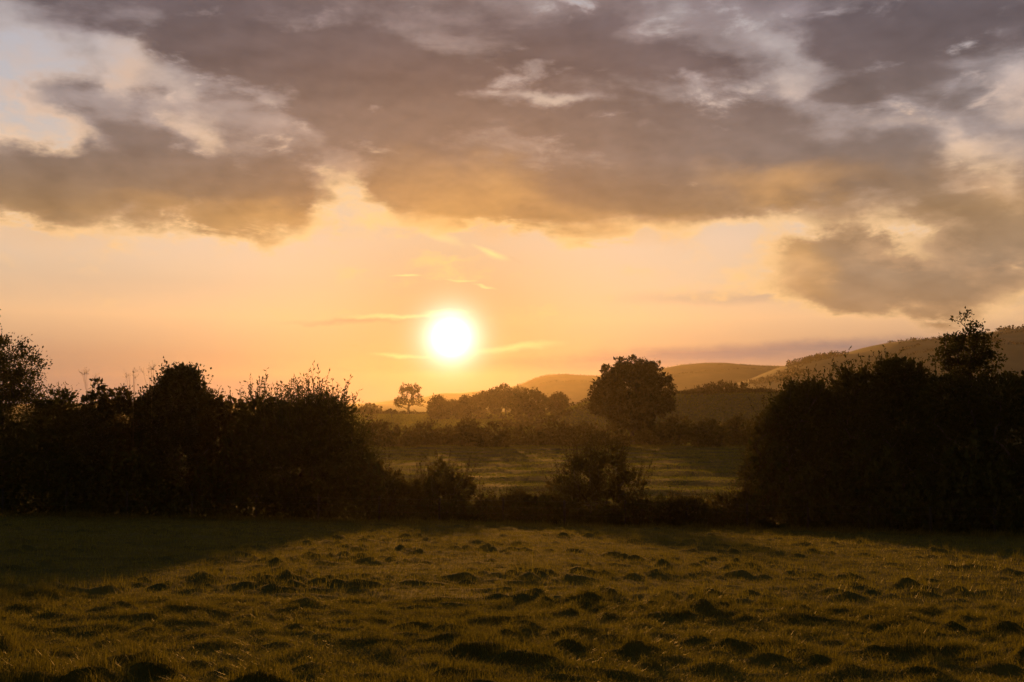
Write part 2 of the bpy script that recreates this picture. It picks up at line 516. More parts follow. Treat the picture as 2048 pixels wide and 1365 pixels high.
def rough_at(x, y):
    """how tussocky the turf is at a point"""
    i, j = np.clip(((x - HX0) / HS).astype(int), 0, HW - 1), np.clip(((y - HY0) / HS).astype(int), 0, HH - 1)
    return tussock[j, i]


def spot(px, d):
    """a point of the land on the bearing of a photograph column, d metres ahead"""
    x = (px - 1024) / F * d
    return np.array([x, d, float(land(x, d))])


def at(px, py, d):
    x, z = ray(px, py)
    return np.array([x * d, d, EYE + z * d])


az = np.concatenate([np.linspace(-180, -38, 48)[:-1], np.linspace(-38, 38, 260), np.linspace(38, 180, 48)[1:-1]])
rr = np.concatenate([[.4, 1, 2], np.exp(np.linspace(math.log(3), math.log(48), 330)), np.exp(np.linspace(math.log(49.5), math.log(3150), 140))])
Ag, Rg = np.meshgrid(np.radians(az), rr)
gx, gy = Rg * np.sin(Ag), Rg * np.cos(Ag)
gz = ground_z(gx, gy)
nr, na = gx.shape
idx = np.arange(nr * na).reshape(nr, na)
nxt = np.roll(idx, -1, 1)
quads = np.stack([idx[:-1], nxt[:-1], nxt[1:], idx[1:]], -1).reshape(-1, 4)
gm = Mesh()
gm.add(np.stack([gx, gy, gz], -1), quads=quads[:, ::-1])
gm.add([[0, 0, float(ground_z(0, 0))]])
ring0 = idx[0]
gm.f3.append(np.stack([np.full(na, nr * na), np.roll(ring0, -1), ring0], 1).astype(np.int32))
tag(gm.build('ground', M_GROUND, smooth=True), kind='structure')


# ------------------------------------------------------------------- hills
def hill(name, d, prof, depth, seed, rough=1.0, nx=220, nt=34, mat=M_HILL):
    r = np.random.default_rng(seed)
    p = np.array(prof, float)
    px = np.linspace(p[0, 0], p[-1, 0], nx)
    py = np.interp(px, p[:, 0], p[:, 1])
    k = np.ones(7) / 7
    py = np.convolve(np.pad(py, 3, 'edge'), k, 'valid')
    t = np.linspace(-1, 1, nt)
    base = -8.0
    crest = np.array([at(a, b, d)[2] for a, b in zip(px, py)])
    ph = r.uniform(0, 6.28, 12)
    T, K = np.meshgrid(t, np.arange(nx), indexing='ij')
    y = d + T * depth
    x = (px[K] - 1024) / F * d * (1 + .12 * T)
    shape = np.cos(T * math.pi / 2) ** 1.25
    wob = sum(np.sin(K * w + T * v + ph[i]) * a for i, (w, v, a) in enumerate(((.11, 3, .035), (.23, 7, .02), (.51, 11, .008), (.9, 17, .005))))
    z = base + (crest[K] - base) * np.clip(shape * (1 + wob * np.sin(np.abs(T) * math.pi) * rough), 0, 1.2)
    z += (np.abs(T) < .95) * np.convolve(r.normal(0, 1, nx), np.ones(3) / 3, 'same')[K] * d * .0001 * rough
    ii = np.arange(nt * nx).reshape(nt, nx)
    m = Mesh()
    m.add(np.stack([x, y, z], -1), quads=np.stack([ii[:-1, :-1], ii[:-1, 1:], ii[1:, 1:], ii[1:, :-1]], -1).reshape(-1, 4))
    tag(m.build(name, mat, smooth=True), kind='structure')
    return lambda qx, tt: (np.interp(qx, px, np.arange(nx)), tt), (px, t, x, y, z)


HILLS = {}
HILLS['near'] = hill('hill', 1100, [(1330, 815), (1400, 793), (1460, 772), (1520, 754), (1565, 736), (1600, 724), (1650, 718), (1690, 708), (1740, 692), (1795, 684), (1860, 681), (1930, 671),
                                    (1990, 664), (2048, 661), (2200, 656), (2400, 672), (2700, 740), (3000, 815)], 480, 1)[1]
HILLS['mid'] = hill('hill', 1600, [(1130, 815), (1200, 785), (1260, 758), (1310, 741), (1350, 732), (1400, 727), (1440, 728), (1500, 731), (1560, 733), (1700, 728), (1900, 735), (2300, 815)], 380, 2)[1]
HILLS['left'] = hill('hill', 2000, [(900, 812), (960, 793), (1010, 777), (1045, 768), (1070, 757), (1100, 750), (1130, 749), (1190, 752), (1250, 757), (1350, 765), (1500, 815)], 400, 3)[1]
HILLS['far'] = hill('hill', 2700, [(560, 818), (680, 812), (750, 806), (800, 799), (850, 796), (875, 787), (890, 785), (905, 788), (950, 784), (1000, 778), (1060, 774), (1200, 768), (1600, 775), (1900, 815)], 450, 4)[1]


def on_hill(which, px, t):
    P, T, X, Y, Z = HILLS[which]
    k = np.clip(np.searchsorted(P, px), 1, len(P) - 1)
    f = (px - P[k - 1]) / (P[k] - P[k - 1])
    j = np.clip(np.searchsorted(T, t), 1, len(T) - 1)
    h = (t - T[j - 1]) / (T[j] - T[j - 1])
    s = lambda A: (A[j - 1, k - 1] * (1 - f) + A[j - 1, k] * f) * (1 - h) + (A[j, k - 1] * (1 - f) + A[j, k] * f) * h
    return np.stack([s(X), s(Y), s(Z)], -1)


# ------------------------------------------------------------------- haze
hz = Mesh()
hx, hy0, hy1, hb, ht = 3250, -3250, 3250, -10, 92
hz.add([(sx * hx, sy, sz) for sz in (hb, ht) for sx, sy in ((-1, hy0), (1, hy0), (1, hy1), (-1, hy1))],
       quads=[(3, 2, 1, 0), (4, 5, 6, 7), (0, 1, 5, 4), (1, 2, 6, 5), (2, 3, 7, 6), (3, 0, 4, 7)])
mh, qh = material('haze')
pv = qh.n('ShaderNodeVolumePrincipled')
pv.inputs['Color'].default_value = (.85, .74, .58, 1)
pv.inputs['Density'].default_value = 7.0e-5
pv.inputs['Anisotropy'].default_value = .72
ho = qh.n('ShaderNodeOutputMaterial')
qh.nt.links.new(pv.outputs[0], ho.inputs['Volume'])
tag(hz.build('haze', mh), kind='stuff')


# =================================================================== grass
def scatter_blades(name, rng, y0, y1, bear0, bear1, n, power, hlo, hhi, w0, wk, bent, mat, zf, edge=None):
    """upright blades; nearer ones are bent in two, their width keeps to what can be seen at their distance"""
    u = rng.random(n)
    a = 2 - power                                        # density falls with distance ** power
    y = (y0 ** a + u * (y1 ** a - y0 ** a)) ** (1 / a) if abs(a) > 1e-6 else y0 * (y1 / y0) ** u
    b = rng.uniform(bear0, bear1, n)
    x = b * y
    if edge is not None:
        keep = y < edge(x, y)
        x, y = x[keep], y[keep]
        n = len(x)
    z = zf(x, y)
    H = rng.uniform(hlo, hhi, n) * (1 + .7 * (rng.random(n) < .012))
    if zf is ground_z: H = H * (.75 + .75 * rough_at(x, y))
    W = (w0 + wk * y) * rng.uniform(.7, 1.3, n)
    th = rng.uniform(0, 6.283, n)
    lean = rng.uniform(.1, .65, n)
    lt = rng.uniform(0, 6.283, n)
    base = np.stack([x, y, z - .006], -1)
    sd_ = np.stack([np.cos(th), np.sin(th), np.zeros(n)], -1) * (W * .5)[:, None]
    up = np.stack([np.cos(lt) * lean, np.sin(lt) * lean, np.ones(n)], -1)
    m = Mesh()
    if bent:
        mid = base + up * [[.5, .5, 1]] * (H * .55)[:, None]
        tip = base + up * [[1.7, 1.7, .95]] * H[:, None]
        v = np.stack([base - sd_, base + sd_, mid + sd_ * .8, mid - sd_ * .8, tip], 1)
        i = np.arange(n)[:, None] * 5
        m.add(v, tris=i + [[3, 2, 4]], quads=None)
        m.f4.append((i + [[0, 1, 2, 3]]).astype(np.int32))
    else:
        v = np.stack([base - sd_, base + sd_, base + up * H[:, None]], 1)
        m.add(v, tris=np.arange(n)[:, None] * 3 + [[0, 1, 2]])
    return m


def hedge_d(px):
    """how far ahead the fence along the field edge stands, by bearing"""
    return np.interp(px, [-400, 0, 1024, 1500, 2048, 2500], [47, 46, 44, 41, 36.5, 34])


fedge = lambda x, y: hedge_d(x / y * F + 1024) + 2.5
near = scatter_blades('grass', np.random.default_rng(5), 4.6, 12, -.60, .60, 330000, .4, .024, .062, .0022, .00016, True, M_GRASS, ground_z)
far_ = scatter_blades('grass', np.random.default_rng(6), 12, 48, -.60, .60, 540000, 1.0, .032, .075, .0030, .00024, False, M_GRASS, ground_z, fedge)
near.add(np.concatenate(far_.v), tris=np.concatenate(far_.f3))
tag(near.build('grass', M_GRASS), kind='stuff')
mead = scatter_blades('grass', np.random.default_rng(7), 49, 172, -.20, .30, 190000, .6, .06, .15, .012, .0006, False, M_MEADOW, land)
m2 = scatter_blades('grass', np.random.default_rng(8), 172, 640, -.20, .30, 90000, .5, .25, .5, .10, .0008, False, M_MEADOW, land)
mead.add(np.concatenate(m2.v), tris=np.concatenate(m2.f3))
tag(mead.build('meadow_grass', M_MEADOW), kind='stuff')


# =================================================================== trees and shrubs
def skeleton(root, heads, tips, rng, wander=.10, up=.15, segs=3, bias=.25):
    """joins the tips to the stem heads by the nearest limb so far; returns nodes, parents, weights"""
    nodes = [np.array(root, float)]
    par = [-1]
    dist = [0.0]

    def grow(i, goal):
        a = nodes[i]
        L = np.linalg.norm(goal - a)
        for k in range(1, segs + 1):
            f = k / segs
            p = a + (goal - a) * f
            if k < segs:
                p = p + rng.normal(0, wander * L / segs, 3) + np.array([0, 0, up * L * math.sin(f * math.pi) * .5])
            nodes.append(p)
            par.append(len(nodes) - 2 if k > 1 else i)
            dist.append(dist[par[-1]] + L / segs)
        return len(nodes) - 1

    ends = []
    for h in heads: grow(0, np.array(h, float))
    first = len(nodes)
    order = np.argsort(np.min([np.linalg.norm(tips - np.array(h), axis=1) for h in heads], axis=0))
    for k in order:
        N = np.array(nodes)
        D = np.linalg.norm(N - tips[k], axis=1) + bias * np.array(dist)
        D[N[:, 2] > tips[k][2] + .25 * np.linalg.norm(N - tips[k], axis=1)] += 1e3
        D[0] += 1e2
        ends.append(grow(int(np.argmin(D)), tips[k]))
    w = np.zeros(len(nodes))
    for e in ends: w[e] += 1
    for i in range(len(nodes) - 1, 0, -1): w[par[i]] += w[i]
    return np.array(nodes), np.array(par), np.maximum(w, 1), ends


def in_lobes(lobes, n, rng, shell=.5, up_only=False):
    """points in a union of ellipsoids ((centre, radii)), pulled towards the skin; also the way outwards"""
    vol = np.array([np.prod(r) ** .8 for c, r in lobes])
    pick = rng.choice(len(lobes), n, p=vol / vol.sum())
    d = unit(rng.normal(0, 1, (n, 3)))
    if up_only: d[:, 2] = np.abs(d[:, 2]) * 1.2 + .15; d = unit(d)
    r = rng.random(n) ** (1 / 3) * (1 - shell) + shell * (1 - .35 * rng.random(n) ** 2)
    c = np.array([l[0] for l in lobes])[pick]
    rad = np.array([l[1] for l in lobes])[pick]
    bump = 1 + .10 * np.sin(d[:, 0] * 7 + pick * 3) * np.sin(d[:, 2] * 6 + pick) + .06 * np.sin(d[:, 1] * 13 + pick)
    return c + d * rad * (r * bump)[:, None], unit(d / rad * rad.mean(1, keepdims=True)), pick


def lobes_px(items, d, deep=.8, deepmax=9e9):
    """lobes written as photograph ellipses (x, y, rx, ry) standing d metres ahead"""
    out = []
    for it in items:
        x, y, rx, ry = it[:4]
        c = at(x, y, d)
        k = d / F
        out.append((c, np.array([rx * k, min(deepmax, rx * k * deep), ry * k])))
    return out


def plant(name, root, lobes, label, cat, leaf_mat, rng, group=None, tips=120, per_tip=60, spread=.35, leaf=(.08, .14), ratio=.45, fill=0, fill_leaf=(.2, .34),
          shoots=0, shoot_len=(.4, .9), shoot_leaf=None, twig=.012, stems=1, stem_h=.4, shell=.5, parts=('trunk', 'branches', 'crown'), wander=.10, bark=None, up=.15, droop=0, bias=.25, sides=5, shoot_out=.5):
    """a tree or shrub: tapered stem, limbs that reach the crown, and leaves round their ends"""
    bark = bark or M_BARK
    root = np.array(root, float)
    root[2] -= .05
    t = empty(name, root)
    tag(t, label, cat, group)
    tp, td, _ = in_lobes(lobes, tips, rng, shell)
    tp[:, 2] = np.maximum(tp[:, 2], root[2] + .15)
    cen = np.mean([l[0] for l in lobes], axis=0)
    if stems == 1:
        heads = [root + (cen - root) * [stem_h * .5, stem_h * .5, stem_h]]
    else:
        heads = [root + np.array([rng.normal(0, .25 * lobes[0][1][0]), rng.normal(0, .2 * lobes[0][1][1]), (cen[2] - root[2]) * stem_h * rng.uniform(.7, 1.2)]) for _ in range(stems)]
    N, P, W, ends = skeleton(root, heads, tp, rng, wander, up, bias=bias)
    rad = twig * W ** .46
    A, B = N[P[1:]], N[1:]
    ra, rb = np.minimum(rad[P[1:]], rad[1:] * 1.6), rad[1:]
    big = W[1:] > max(6, .10 * tips)
    tr, br = Mesh(), Mesh()
    add_tubes(tr, A[big], B[big], ra[big], rb[big], 8 if sides > 4 else sides)
    add_tubes(br, A[~big], B[~big], ra[~big], rb[~big], sides)
    lv = Mesh()
    n = tips * per_tip
    k = rng.integers(0, tips, n)
    pts = tp[k] + rng.normal(0, spread, (n, 3)) * [1, .9, .8]
    pts[:, 2] = np.maximum(pts[:, 2], root[2] + .08)
    add_leaves(lv, pts, td[k] * .6 + [0, 0, .25], rng, *leaf, ratio, droop)
    if fill:                                             # leaf sprays deep in the mass
        fp, fd, _ = in_lobes([(c, r * .86) for c, r in lobes], fill, rng, .15)
        fp[:, 2] = np.maximum(fp[:, 2], root[2] + .08)
        add_leaves(lv, fp, fd, rng, *fill_leaf, .6)
    if shoots:                                           # leafy shoots that stand out of the top
        sp, sdir, _ = in_lobes(lobes, shoots, rng, .93, True)
        L = rng.uniform(*shoot_len, shoots)
        ax = unit(sdir * shoot_out + [0, 0, .9] + rng.normal(0, .16, (shoots, 3)))
        bend = rng.normal(0, .10, (shoots, 3))
        tops = sp + ax * L[:, None] + bend * L[:, None]
        midp = (sp + tops) * .5 - bend * L[:, None] * .3
        st = sp - ax * .25
        add_tubes(br, st, midp, .007, .006, 3); add_tubes(br, midp, tops, .006, .003, 3)
        sl = shoot_leaf or leaf
        m = np.maximum(6, (L / (sl[1] * .42)).astype(int))
        which = np.repeat(np.arange(shoots), m)
        f = np.concatenate([np.linspace(.0, 1.0, q) for q in m]) + rng.normal(0, .02, m.sum())
        f = np.clip(f, 0, 1)[:, None]
        pp = np.where(f < .5, sp[which] + (midp - sp)[which] * f * 2, midp[which] + (tops - midp)[which] * (f - .5) * 2)
        add_leaves(lv, pp, ax[which] * .9 + rng.normal(0, .55, (len(which), 3)), rng, *sl, ratio, droop)
    if tr.n and parts[0]: tr.build(parts[0], bark, t)
    elif tr.n: br.add(np.concatenate(tr.v), quads=np.concatenate(tr.f4))
    if br.n: tag(br.build(parts[1], bark, t), kind='stuff')
    if lv.n: tag(lv.build(parts[2], leaf_mat, t), kind='stuff')
    return t


SHRUB = (None, 'branches', 'foliage')


def hedge_spot(px, back=2.0):
    return spot(px, float(hedge_d(px)) + back)


def hedge_plant(name, px, back, items, *a, deep=.8, deepmax=1.7, rooted=None, **kw):
    d = float(hedge_d(px)) + back
    return plant(name, spot(rooted or px, d), lobes_px(items, d, deep, deepmax), *a, **kw)


RNG = lambda s: np.random.default_rng(s)
HG = 'shrubs of the tall field hedge'
# ---- left of the gap
hedge_plant('alder_tree', 10, 4.0, [(-40, 770, 95, 90), (30, 735, 48, 56), (-10, 705, 60, 36), (66, 780, 42, 48), (85, 815, 40, 40), (0, 840, 110, 70), (-60, 650, 50, 50)],
            'loose crowned broadleaf tree cut by the left edge of the picture', 'tree', M_LEAF, RNG(21), tips=230, per_tip=95, spread=.24, leaf=(.10, .17), ratio=.55, twig=.011, stem_h=.55, shell=.55, deepmax=2.4)
hedge_plant('hedge_shrub', 40, 2.3, [(0, 920, 110, 110), (70, 930, 80, 100), (-120, 930, 120, 120)],
            'broad dark shrub filling the hedge foot below the loose crowned tree', 'shrub', M_LEAF, RNG(22), HG, tips=90, per_tip=60, spread=.4, fill=5500, leaf=(.1, .18), stems=4, parts=SHRUB)
hedge_plant('hedge_shrub', 122, 2.2, [(115, 860, 50, 70), (125, 810, 30, 34), (150, 920, 75, 110)],
            'thin leafed shrub between the loose crowned tree and the pointed ivy clump', 'shrub', M_LEAF, RNG(23), HG, tips=90, per_tip=55, spread=.22, fill=3200, leaf=(.09, .15), shoots=26, shoot_len=(.4, 1.0), stems=3, parts=SHRUB)
hedge_plant('ivy_clump', 190, 2.0, [(193, 788, 17, 32), (188, 815, 30, 34), (185, 860, 48, 55), (200, 930, 70, 100)],
            'pointed clump of ivy over a dead stem, low in the hedge', 'ivy', M_IVY, RNG(24), tips=110, per_tip=70, spread=.17, fill=4200, leaf=(.08, .14), ratio=.8, stems=1, stem_h=.7, shell=.75, parts=SHRUB)
hedge_plant('hedge_shrub', 250, 2.6, [(250, 840, 55, 52), (235, 800, 30, 25), (265, 930, 80, 110)],
            'low twiggy shrub between the pointed ivy clump and the big ivy clad tree', 'shrub', M_BRAMBLE, RNG(25), HG, tips=100, per_tip=50, spread=.22, fill=3600, leaf=(.09, .15), shoots=32, shoot_len=(.3, .8), stems=3, parts=SHRUB)
hedge_plant('ivy_clad_tree', 350, 2.6, [(350, 805, 62, 56), (367, 768, 42, 38), (345, 770, 28, 26), (315, 850, 55, 70), (388, 840, 36, 80), (350, 930, 80, 100)],
            'tall rounded tree smothered in ivy with sprigs standing out of its top', 'tree', M_IVY, RNG(26), tips=210, per_tip=80, spread=.20, fill=8000, leaf=(.09, .15), ratio=.75, shoots=9, shoot_len=(.5, 1.0), stem_h=.7, shell=.75)
hedge_plant('hedge_shrub', 440, 2.1, [(440, 870, 40, 72), (425, 830, 28, 50), (460, 820, 30, 26), (440, 940, 60, 90)],
            'narrow brownish shrub between the ivy clad tree and the wide willow', 'shrub', M_BRAMBLE, RNG(27), HG, tips=90, per_tip=55, spread=.2, fill=3000, leaf=(.09, .15), shoots=34, shoot_len=(.3, .7), stems=3, parts=SHRUB)
hedge_plant('willow_bush', 600, 2.5, [(528, 842, 66, 50), (645, 842, 74, 54), (590, 870, 130, 70), (600, 930, 160, 100), (700, 930, 52, 80)],
            'wide willow bush with upright leafy shoots along its top, left of the gap', 'bush', M_WILLOW, RNG(28), tips=260, per_tip=70, spread=.3, fill=11000, leaf=(.10, .17), ratio=.34, shoots=620, shoot_len=(.4, 1.25), shoot_leaf=(.14, .22), stems=7, stem_h=.5, parts=SHRUB, deepmax=2.2, shoot_out=.45)
# ---- the low middle
BR = 'bramble thicket along the wire fence in the gap'
hedge_plant('bramble_bush', 775, 1.6, [(770, 985, 45, 50), (745, 960, 28, 40), (800, 1000, 45, 34)],
            'bramble thicket spilling out from the foot of the wide willow', 'bramble', M_BRAMBLE, RNG(31), BR, tips=90, per_tip=40, spread=.18, fill=1800, leaf=(.08, .13), shoots=34, shoot_len=(.3, .8), stems=5, parts=SHRUB)
hedge_plant('hawthorn_sapling', 885, 1.7, [(885, 955, 26, 34), (918, 978, 34, 28), (848, 985, 34, 28), (880, 1000, 56, 34)],
            'small twiggy sapling standing out of the low thicket below the sun', 'sapling', M_BRAMBLE, RNG(32), tips=120, per_tip=26, spread=.18, fill=1000, leaf=(.08, .13), shoots=90, shoot_len=(.4, 1.1), stems=6, parts=SHRUB)
for k, (px, top, w, lab) in enumerate(((965, 992, 60, 'low bramble thicket just right of the small twiggy sapling'), (1050, 985, 60, 'low bramble thicket at the left foot of the airy bush'),
                                       (1310, 1000, 60, 'low bramble thicket at the right foot of the airy bush'), (1420, 992, 75, 'low bramble thicket against the left flank of the tall right hedge'))):
    rb = RNG(300 + k)
    its = [(px + rb.uniform(-1, 1) * w, top + rb.uniform(18, 42), w * rb.uniform(.2, .5), rb.uniform(16, 30)) for _ in range(9)] + [(px, top + 46, w * 1.15, 20)]
    hedge_plant('bramble_bush', px, 1.5, its, lab, 'bramble', M_BRAMBLE, RNG(33 + k), BR, tips=110, per_tip=26, spread=.17, fill=1500, leaf=(.09, .15), shoots=60, shoot_len=(.25, .8), stems=5, parts=SHRUB, shoot_out=.9)
hedge_plant('airy_bush', 1190, 2.2, [(1165, 960, 46, 50), (1215, 945, 42, 58), (1128, 985, 36, 34), (1258, 975, 40, 36), (1184, 918, 26, 26), (1230, 914, 20, 22), (1150, 930, 16, 18), (1190, 1005, 92, 36)],
            'airy twiggy bush in the middle of the gap with a field showing through it', 'bush', M_BRAMBLE, RNG(38), tips=290, per_tip=21, spread=.21, fill=1200, leaf=(.08, .14), shoots=190, shoot_len=(.5, 1.2), shoot_leaf=(.07, .11), stems=8, stem_h=.45, parts=SHRUB, twig=.008, shell=.35)
# ---- right of the gap
hedge_plant('hedge_shrub', 1515, 1.8, [(1515, 960, 40, 62), (1530, 900, 34, 60), (1510, 1015, 45, 40), (1545, 860, 28, 50)],
            'see-through twiggy shrub forming the left flank of the tall right hedge', 'shrub', M_BRAMBLE, RNG(41), HG, tips=150, per_tip=24, spread=.2, fill=900, leaf=(.08, .13), shoots=70, shoot_len=(.4, 1.0), stems=5, parts=SHRUB)
hedge_plant('willow_bush', 1610, 2.6, [(1600, 840, 66, 78), (1630, 820, 48, 66), (1570, 880, 44, 70), (1610, 940, 90, 100)],
            'sloping willow bush at the low end of the tall right hedge', 'bush', M_WILLOW, RNG(42), tips=200, per_tip=60, spread=.26, fill=7000, leaf=(.09, .15), ratio=.36, shoots=220, shoot_len=(.2, .6), shoot_leaf=(.13, .2), stems=6, parts=SHRUB)
hedge_plant('willow_bush', 1705, 3.0, [(1700, 800, 46, 66), (1735, 810, 42, 76), (1710, 880, 80, 100), (1710, 960, 95, 100)],
            'willow bush with spiky upright shoots between the sloping bush and the humped tree', 'bush', M_WILLOW, RNG(43), tips=180, per_tip=60, spread=.26, fill=8000, leaf=(.09, .15), ratio=.36, shoots=260, shoot_len=(.3, .8), shoot_leaf=(.14, .21), stems=6, parts=SHRUB)
hedge_plant('hedge_tree', 1800, 3.2, [(1800, 770, 50, 60), (1775, 760, 28, 44), (1830, 790, 44, 60), (1800, 860, 80, 90), (1800, 960, 100, 110)],
            'dense humped hedge tree to the left of the tall sapling', 'tree', M_LEAF, RNG(44), tips=220, per_tip=70, spread=.26, fill=9000, leaf=(.10, .16), shoots=60, shoot_len=(.3, .7), stems=4)
hedge_plant('young_tree', 1935, 3.4, [(1922, 640, 17, 16), (1956, 650, 15, 14), (1945, 668, 24, 14), (1905, 688, 26, 15), (1972, 686, 26, 12), (1884, 716, 22, 17), (1935, 708, 46, 24), (1984, 720, 22, 15), (1935, 745, 50, 20)],
            'slender see-through young tree rising above the right hedge against the hill', 'tree', M_LEAF, RNG(45), tips=190, per_tip=24, spread=.13, leaf=(.09, .16), ratio=.6, twig=.009, stem_h=.9, shell=.45, deepmax=1.3, rooted=1938, wander=.12)
hedge_plant('hedge_shrub', 1925, 2.8, [(1900, 810, 66, 62), (1955, 830, 60, 64), (1920, 900, 90, 100), (1920, 980, 100, 90)],
            'dense dark shrub round the stem of the slender young tree', 'shrub', M_LEAF, RNG(46), HG, tips=170, per_tip=60, spread=.26, fill=9000, leaf=(.10, .16), shoots=40, shoot_len=(.3, .6), stems=5, parts=SHRUB)
hedge_plant('hedge_shrub', 2040, 2.6, [(2010, 800, 56, 56), (2080, 805, 70, 66), (2040, 890, 90, 100), (2050, 980, 110, 90), (2170, 880, 110, 150)],
            'flat topped dark shrub cut by the edge of the picture beside the young tree', 'shrub', M_LEAF, RNG(47), HG, tips=170, per_tip=60, spread=.26, fill=10000, leaf=(.10, .16), shoots=50, shoot_len=(.2, .5), stems=5, parts=SHRUB)
# undergrowth that closes the foot of the tall hedge
ug = Mesh()
r = RNG(50)
for px0, px1, n, high, lo, hi in ((-260, 770, 16000, 2.6, .16, .34), (1500, 2300, 13000, 2.6, .16, .34), (740, 1510, 16000, .85, .10, .2)):
    px = r.uniform(px0, px1, n)
    d = hedge_d(px) + r.uniform(.5, 3.4, n)
    x = (px - 1024) / F * d
    z = land(x, d) + r.random(n) ** 1.3 * high * (1 + .3 * np.sin(px * .03) + .25 * np.sin(px * .11 + 1))
    add_leaves(ug, np.stack([x, d, z], -1), np.tile([0, 0, .6], (n, 1)), r, lo, hi, .6)
tag(ug.build('undergrowth', M_LEAF), kind='stuff')

# ---- rough unmown grass along the fence
r = RNG(55)
n = 16000
px = r.uniform(-300, 2300, n)
clump_ = .5 + .5 * np.sin(px * .061 + 2 * np.sin(px * .017)) * np.sin(px * .023 + 1)
d = hedge_d(px) + r.normal(.2, .5, n) - .5 * clump_
x = (px - 1024) / F * d
H = r.uniform(.10, .26, n) * (.6 + .9 * clump_)
th, lt = r.uniform(0, 6.28, n), r.uniform(0, 6.28, n)
base = np.stack([x, d, ground_z(x, d) - .01], -1)
sd_ = np.stack([np.cos(th), np.sin(th), 0 * th], -1) * .009
up = np.stack([np.cos(lt) * .35, np.sin(lt) * .35, np.ones(n)], -1) * H[:, None]
vg = Mesh()
vg.add(np.stack([base - sd_, base + sd_, base + up], 1), tris=np.arange(n)[:, None] * 3 + [[0, 1, 2]])
tag(vg.build('verge_grass', M_GRASS), kind='stuff')

# ---- dry flower stalks above the left hedge
for k, (px, top, base, lean, lab) in enumerate(((180, 742, 800, -6, 'thin bunch of dry stalks beside the tip of the pointed ivy clump'), (258, 742, 812, 14, 'pale dry flower stalk leaning over the low twiggy shrub'),
                                                (300, 728, 800, 6, 'tallest pale dry flower stalk, just left of the ivy clad tree'))):
    d = float(hedge_d(px)) + 1.6
    r = RNG(60 + k)
    foot = spot(px + lean, d)
    t = empty('dry_stalk', foot)
    tag(t, lab, 'dry stalk', 'dry flower stalks in the left hedge')
    b, hds = Mesh(), Mesh()
    mid = at(px + lean * .6, base, d)
    A, B = [foot], [mid]
    for q in range(5):
        e = at(px + r.normal(0, 13), top + abs(r.normal(0, 9)), d) + [0, r.normal(0, .15), 0]
        j = mid + (e - mid) * r.uniform(.3, .6) + r.normal(0, .04, 3)
        A += [mid, j]; B += [j, e]
        tip = e[None] + r.normal(0, .13, (9, 3)) * [1, 1, .8]
        add_tubes(b, np.repeat(e[None] - [[0, 0, .10]], 9, 0), tip, .003, .002, 3)
        add_leaves(hds, np.repeat(tip, 2, 0), np.tile([0, 0, 1.], (18, 1)), r, .02, .045, .7)
    add_tubes(b, A, B, .007, .004, 4)
    b.build('stem', M_STALK, t)
    tag(hds.build('seed_heads', M_STALK, t), kind='stuff')

# ---- wire fence at the field edge
r = RNG(70)
posts = []
px = -110.0
while px < 2200:
    posts.append(spot(px, float(hedge_d(px)) + .7))
    px += 124 * r.uniform(.96, 1.04)
posts = [np.array(p) for p in posts]
ft = empty('wire_fence', posts[len(posts) // 2])
tag(ft, 'post and wire fence running along the foot of the hedges at the field edge', 'fence')
for p in posts:
    m = Mesh()
    ln = np.array([r.normal(0, .025), r.normal(0, .025), 1.12 + r.normal(0, .04)])
    add_tubes(m, [p - [0, 0, .25], p + ln - [0, 0, .05]], [p + ln - [0, 0, .05], p + ln], [.05, .05], [.05, .028], 8)
    top = p + ln
    ring = np.array([[top[0] + .028 * math.cos(a), top[1] + .028 * math.sin(a), top[2]] for a in np.arange(8) * math.pi / 4])
    m.add(np.concatenate([ring, [top + [0, 0, .012]]]), tris=[(i, (i + 1) % 8, 8) for i in range(8)])
    m.build('fence_post', M_POST, ft)
for h in (.45, .75, 1.02):
    m = Mesh()
    A, B = [], []
    for p, q in zip(posts[:-1], posts[1:]):
        a, b = p + [0, -.055, h], q + [0, -.055, h]
        c = (a + b) / 2 - [0, 0, .025]
        A += [a, c]; B += [c, b]
    add_tubes(m, A, B, .0035, .0035, 4)
    m.build('wire', M_WIRE, ft)


# ---- the far side of the second field
def tree_at(name, px, d, items, *a, deep=.8, rooted=None, **kw):
    return plant(name, spot(rooted or px, d), lobes_px(items, d, deep), *a, **kw)


